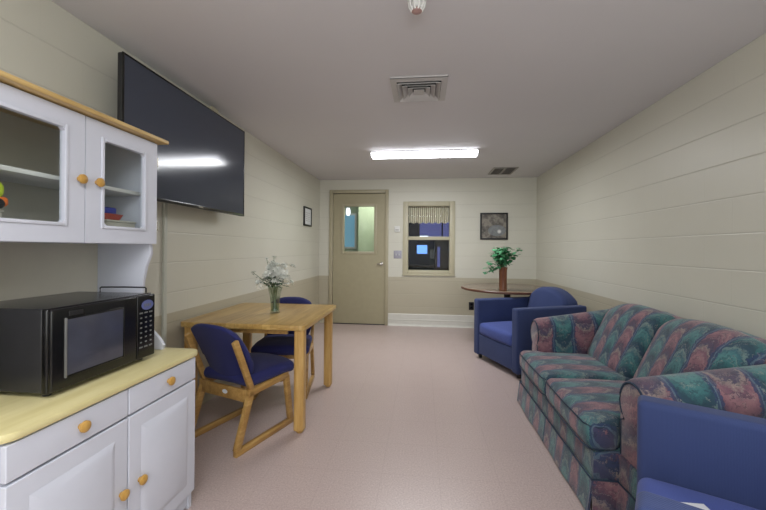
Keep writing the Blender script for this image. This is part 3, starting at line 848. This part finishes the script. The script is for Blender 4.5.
for i in range(120):
    a = rnd.uniform(0, 2 * PI); r_ = rnd.uniform(.01, .10); p = Vector((r_ * math.cos(a) - .01, r_ * math.sin(a), rnd.uniform(.19, .27)))
    d = Vector((math.cos(a), math.sin(a), rnd.uniform(-.3, .9))); leaf_quad(b, p, d, Vector((0, 0, 1)), rnd.uniform(.03, .055), rnd.uniform(.006, .011))
for tp in tips[:4]:
    for k in range(5):
        a = rnd.uniform(0, 2 * PI); leaf_quad(b, tp * (1 - .07 * k), Vector((math.cos(a), math.sin(a), .4)), Vector((0, 0, 1)), .03, .006)
obj('leaves', b, 'leafdark', t, 80)
def blossom(r):
    b = new()
    for k in range(3):
        n = 9 - 2 * k
        for i in range(n):
            a = 2 * PI * (i + .5 * k) / n; el = .15 + .45 * k
            d = Vector((math.cos(a) * math.cos(el), math.sin(a) * math.cos(el), math.sin(el)))
            leaf_quad(b, d * r * .1, d, Vector((0, 0, 1)), r * (1 - .12 * k), r * .26)
    lathe(b, [(0, -.2 * r), (.2 * r, 0), (.16 * r, .22 * r), (0, .3 * r)], seg=8)
    return b
proto = None
spots = tips + [Vector((rnd.gauss(.03, .055), rnd.gauss(0, .05), rnd.uniform(.22, .35))) for _ in range(26)]
for i, p in enumerate(spots):
    if proto is None:
        proto = o = obj('blossom', blossom(.029), 'petal', t, 80)
    else:
        o = proto.copy(); COL.objects.link(o); o.parent = t
    o.location = p; s_ = rnd.uniform(.7, 1.35) if i > 3 else .6; o.scale = (s_, s_, s_)
    o.rotation_euler = (rnd.uniform(-.9, .9), rnd.uniform(-.9, .9), rnd.uniform(0, 6))

# ================================================================ ROUND TABLE AND PLANT
RX, RY, RZ = 1.085, 4.82, .72
t = thing('round_table', 'brown round pedestal table in the back right corner behind the armchair', 'table', (RX, RY, 0))
obj('tabletop', lathe(new(), [(0, RZ - .030), (.55, RZ - .030), (.576, RZ - .026), (.580, RZ - .012), (.576, RZ - .002), (.569, RZ), (0, RZ)], seg=72), 'tabledark', t)
obj('edge_band', lathe(new(), [(.574, RZ - .028), (.5825, RZ - .026), (.5835, RZ - .008), (.5785, RZ - .001), (.573, RZ - .001)], seg=72), 'tableedge', t)
b = new(); lathe(b, [(0, .05), (.075, .05), (.06, .09), (.040, .12), (.040, RZ - .05), (.14, RZ - .04), (.14, RZ - .03), (0, RZ - .03)])
obj('pedestal', b, 'blackmat', t)
for k in range(4):
    a = math.radians(25 + 90 * k); b = new()
    tube(b, [(.03 * math.cos(a), .03 * math.sin(a), .10), (.2 * math.cos(a), .2 * math.sin(a), .06), (.42 * math.cos(a), .42 * math.sin(a), .022)], [.030, .024, .018])
    obj('foot', b, 'blackmat', t)
PX, PY = .945, 4.42
t = thing('potted_plant', 'leafy green plant in a tall reddish brown cylindrical vase on the round table', 'plant', (PX, PY, RZ))
obj('pot', lathe(new(), [(0, 0), (.045, 0), (.049, .008), (.045, .02), (.044, .10), (.046, .25), (.051, .262), (.051, .275), (.043, .275), (.039, .26), (.039, .24), (0, .24)], seg=32), 'pot', t)
rnd = random.Random(11); b = new(); bs = new()
for i in range(38):
    a = rnd.uniform(0, 2 * PI); R_ = rnd.uniform(.04, .19); zt = .52 - R_ * rnd.uniform(.1, .9)
    if i < 3: a, R_, zt = PI + .2 * i, .20 + .015 * i, .19 + .07 * i
    tip = Vector((R_ * math.cos(a) + (.02 if i > 2 else 0), R_ * math.sin(a) * .8, zt)); q = Vector((0.02 * math.cos(a), .02 * math.sin(a), .25)); mid = (q + tip) / 2 + Vector((0, 0, .06))
    tube(bs, [q, mid, tip], .0025, 5)
    for k in range(9):
        u = .25 + .75 * k / 8; p = q * (1 - u) ** 2 + mid * 2 * u * (1 - u) + tip * u * u
        aa = rnd.uniform(0, 2 * PI); d = Vector((math.cos(aa), math.sin(aa), rnd.uniform(-.6, .5)))
        leaf_quad(b, p, d, Vector((0, 0, 1)), rnd.uniform(.05, .075), rnd.uniform(.02, .03))
obj('foliage', b, 'leaf', t, 80); obj('stems', bs, 'stem', t)

# ================================================================ SOFA (loveseat)
t = thing('loveseat', 'two seat loveseat in teal, rust and navy flame patterned tapestry along the right wall', 'sofa', (1.222, 2.345, 0))
HY = .605; AY = .80
# deck: T-shaped plinth under the cushions and arms
b = new()
prism(b, [(-.445, -HY), (-.445, HY), (-.335, HY), (-.335, .76), (.38, .76), (.38, -.76), (-.335, -.76), (-.335, -HY)], 'z', .15, .285, .012)
obj('deck', b, 'sofa', t)
# skirt: hanging strip with kick pleats, slightly flared
path = [(-.455, -HY - .008), (-.455, 0), (-.455, HY + .008)]
outline = [(.39, -.775), (-.338, -.775), (-.346, -HY - .012), (-.457, -HY - .012), (-.457, -.003), (-.457, .003), (-.457, HY + .012), (-.346, HY + .012), (-.338, .775), (.39, .775)]
def strip(b, p, q, z0, z1, flare, th=.008, n=14):
    p, q = Vector((*p, 0)), Vector((*q, 0)); d = (q - p).normalized(); nrm = Vector((d.y, -d.x, 0))
    # outward normal away from the sofa centre
    if nrm.dot((p + q) / 2 - Vector((.1, 0, 0))) < 0: nrm = -nrm
    g = []
    for i in range(n + 1):
        u = i / n; base = p.lerp(q, u); col = []
        for k in range(5):
            v = k / 4; off = flare * v + .003 * v * math.sin(u * 9 + p.x * 7)
            col.append((b.verts.new(base + nrm * off + Vector((0, 0, z1 + (z0 - z1) * v))), b.verts.new(base + nrm * (off - th) + Vector((0, 0, z1 + (z0 - z1) * v)))))
        g.append(col)
    for A, B in zip(g, g[1:]):
        for k in range(4):
            b.faces.new([A[k][0], A[k + 1][0], B[k + 1][0], B[k][0]]); b.faces.new([A[k][1], B[k][1], B[k + 1][1], A[k + 1][1]])
        b.faces.new([A[4][0], A[4][1], B[4][1], B[4][0]]); b.faces.new([A[0][0], B[0][0], B[0][1], A[0][1]])
    for A in (g[0], g[-1]):
        for k in range(4): b.faces.new([A[k][0], A[k][1], A[k + 1][1], A[k + 1][0]])
b = new()
for p, q in zip(outline, outline[1:]):
    if (Vector(p) - Vector(q)).length > .02: strip(b, p, q, .012, .165, .018)
bmesh.ops.recalc_face_normals(b, faces=b.faces[:])
obj('skirt', b, 'sofa', t, 60)
b = new()
tube(b, [(x, y, .166) for x, y in outline], .0045, 6)
obj('piping', b, 'piping', t)
# seat cushions, T-shaped ears in front of the arms
for s in (-1, 1):
    def fs(p, s=s):
        x, y, z = p; k = min(1, max(0, (x + .36) / .06)); k = k * k * (3 - 2 * k)
        yo = s * y
        if yo > .3: yo = .3 + (yo - .3) * (1 - k * (.055 / .32))
        return (x, s * yo, z)
    a, c_ = (.004, HY) if s > 0 else (-HY, -.004)
    def bulge(p, f=fs):
        q = f(p); return q
    cu = obj('seat_cushion', soft(new(), -.465, .12, a, c_, .285, .415, .034, n=12, crown=(.012, 0, .028), fn=bulge, seg=4), 'sofa', t, 60)
    bp = new(); zz = .405
    for z_, rr in ((.396, .0036), (.296, .0036)):
        tube(bp, [fs(Vector(q)) for q in [(-.33, s * (HY - .0), z_), (-.42, s * (HY - .0), z_), (-.455, s * (HY - .015), z_), (-.470, s * (HY - .05), z_), (-.474, s * .3, z_), (-.470, s * .04, z_), (-.455, s * .008, z_)]], rr, 6)
    obj('piping', bp, 'piping', cu)
# rolled arms
def arm(s):
    b = new(); cyc = .688; R0 = .112
    n = 22; stations = [-.325, -.319, -.30, -.26, -.15, 0, .12, .22, .3, .36, .39]
    rings = []
    for xi, X_ in enumerate(stations):
        f = (X_ + .325) / .715; zt = .535 + .115 * f
        sc = [.86, .96, 1.0][min(xi, 2)] if xi < 3 else 1.0
        if xi == len(stations) - 1: sc = .95
        pts = []
        pts.append((.592, .15)); pts.append((.577, .30)); pts.append((.574, .42))
        for k in range(n):
            an = PI + .35 - (k / (n - 1)) * (PI + 1.25)
            pts.append((cyc + R0 * math.cos(an), zt + R0 * math.sin(an)))
        pts.append((.765, zt - .13)); pts.append((.765, .30)); pts.append((.762, .15))
        cy_, cz_ = .68, .42
        rings.append([b.verts.new((X_, s * (cy_ + (y - cy_) * sc), (cz_ + (z - cz_) * (sc if z > .3 else 1)))) for y, z in pts])
    for A, B in zip(rings, rings[1:]):
        for i in range(len(A)):
            j = (i + 1) % len(A); b.faces.new([A[i], A[j], B[j], B[i]])
    b.faces.new(rings[0]); b.faces.new(rings[-1][::-1])
    bmesh.ops.recalc_face_normals(b, faces=b.faces[:])
    o = obj('arm', b, 'sofaarm', t, 50)
    bp = new(); pts = []
    for k in range(19):
        an = PI + .9 - (k / 18) * (PI + 1.9); pts.append((-.324, s * (cyc - .002 + (R0 - .012) * math.cos(an)), .531 + (R0 - .012) * math.sin(an)))
    pts = [(-.324, s * .600, .19), (-.324, s * .598, .44)] + pts + [(-.324, s * .750, .40), (-.324, s * .750, .19)]
    tube(bp, pts, .005, 6); obj('piping', bp, 'piping', o)
    return o
arm(1); arm(-1)
# frame of the back and the two attached back cushions with camel tops
def fr(p):
    x, y, z = p
    if z > .5: z += .03 * (1 - abs(abs(y) - .30) / .30)
    return (x, y, z)
obj('back_frame', soft(new(), .25, .45, -.765, .765, .15, .765, .05, n=10, fn=fr), 'sofa', t, 60)
for s in (-1, 1):
    a, c_ = (.003, .59) if s > 0 else (-.59, -.003)
    def fb(p, s=s):
        x, y, z = p; v = (z - .40) / .42; u = (abs(y) - .30) / .30
        x += .20 * max(0, v) - .03 * (1 - u * u)
        z += (.022 * (1 - u * u) - .035 * max(0, (abs(y) - .35) / .25) ** 2) * max(0, v) ** 2 * 1.2
        if v > .5: y = y * (1 + .10 * (v - .5) * (1 if abs(y) > .3 else 0))
        return (x, y, z)
    obj('back_cushion', soft(new(), .005, .175, a, c_, .395, .795, .07, n=12, crown=(.02, 0, .01), fn=fb, seg=5), 'sofa', t, 60)

# ================================================================ BLUE ARMCHAIRS
def make_armchair(label):
    t = thing('armchair', label, 'armchair')
    W, Dp = .385, .83      # faces -x, front plane at x = 0
    for s in (-1, 1):
        y0_, y1_ = (s * W, s * (W - .095))
        obj('arm', soft(new(), 0, Dp - .02, min(y0_, y1_), max(y0_, y1_), .045, .655, .022, n=4), 'blue', t)
    Wi = W - .096
    obj('front_panel', soft(new(), .012, .63, -Wi, Wi, .06, .275, .012, n=2), 'blue', t)
    obj('seat_cushion', soft(new(), .004, .60, -Wi + .002, Wi - .002, .278, .40, .034, n=8, crown=(.01, 0, .018)), 'blueseat', t, 60)
    def f(p):
        x, y, z = p; v = (z - .2) / .59; u = y / Wi
        if z > .5: z = .5 + (z - .5) * (1 - .48 * abs(u) ** 2.6)
        x += .07 * v - .02 * (1 - u * u)
        return (x, y, z)
    obj('backrest', soft(new(), .575, .75, -Wi + .001, Wi - .001, .2, .805, .05, n=12, crown=(.02, 0, 0), fn=f, seg=4), 'blue', t, 60)
    for sx in (.06, Dp - .08):
        for sy in (-1, 1):
            obj('foot', lathe(new(), [(0, 0), (.018, 0), (.024, .046), (0, .046)], (sx, sy * (W - .05), 0), 14), 'blackmat', t)
    return t
a1 = make_armchair('blue upholstered armchair beyond the patterned loveseat, in front of the round table')
a1.location = (.72, 3.80, 0); a1.rotation_euler = (0, 0, math.radians(23)); a1['group'] = 'blue armchairs'
a2 = copy_tree(a1); a2['label'] = 'blue upholstered armchair cut off at the bottom right corner of the photo'
a2.location = (.640, 1.160, 0); a2.rotation_euler = (0, 0, math.radians(-29))
t = thing('paper_sheet', 'white sheet of paper lying on the seat of the foreground armchair', 'paper', (.77, 1.165, .425))
obj('sheet', soft(new(), -.03, .09, -.045, .045, 0, .003, .001, n=1, seg=1), 'paper', t)

# ================================================================ LIGHTS
def area(name, loc, rot, sx, sy, power, col=(1, 1, 1)):
    l = bpy.data.lights.new(name, 'AREA'); l.shape = 'RECTANGLE'; l.size = sx; l.size_y = sy; l.energy = power; l.color = col
    o = bpy.data.objects.new(name, l); COL.objects.link(o); o.location = loc; o.rotation_euler = rot
    return o
area('fixture_lamp', (0, 4.12, ZC - .075), (0, 0, 0), 1.15, .2, 24, (.97, .99, 1))
area('rear_overhead_lamp', (0, .0, ZC - .06), (0, 0, 0), 1.2, .5, 24, (.97, .985, 1))  # unseen overhead area lamp behind the camera, no fixture modelled
area('rear_cool_fill', (.2, YF + .1, 1.4), (-PI / 2, 0, PI), 2.6, 1.8, 44, (.88, .94, 1))  # unseen cool fill added behind the camera; the front wall has no window
area('ceiling_fill_uplight', (.3, -.9, 1.6), (PI, 0, 0), 1.6, 1.2, 44, (.97, .985, 1))  # unseen upward fill, added to brighten the ceiling
area('hallway_lamp', (-.95, y0 + .45, 2.35), (0, 0, 0), .7, .3, 13, (1, .98, .92))
area('office_lamp', (1.2, y0 + 1.2, 2.3), (0, 0, 0), .6, .3, 2.0, (.75, .78, 1))
w = bpy.data.worlds.new('World'); bpy.context.scene.world = w; w.use_nodes = True
w.node_tree.nodes['Background'].inputs[0].default_value = (.75, .78, .85, 1); w.node_tree.nodes['Background'].inputs[1].default_value = .3

# ================================================================ CAMERA
f_px, yaw, roll = 362.0, math.radians(6.3), math.radians(.45)
s_, c_ = math.sin(yaw), math.cos(yaw)
R0 = Vector((c_, s_, 0)); U0 = Vector((0, 0, 1)); Fw = Vector((-s_, c_, 0))
Rr = R0 * math.cos(roll) + U0 * math.sin(roll); Ur = -R0 * math.sin(roll) + U0 * math.cos(roll)
cam = bpy.data.cameras.new('camera'); co = bpy.data.objects.new('camera', cam); COL.objects.link(co)
m = Matrix((Rr, Ur, -Fw)).transposed().to_4x4(); m.translation = (0, 0, 1.2); co.matrix_world = m
cam.sensor_fit = 'HORIZONTAL'; cam.sensor_width = 36; cam.lens = f_px / 766 * 36; cam.shift_y = -6 / 766; cam.clip_start = .05
bpy.context.scene.camera = co
vs = bpy.context.scene.view_settings; vs.view_transform = 'Standard'; vs.look = 'None'; vs.exposure = .06; vs.gamma = 1
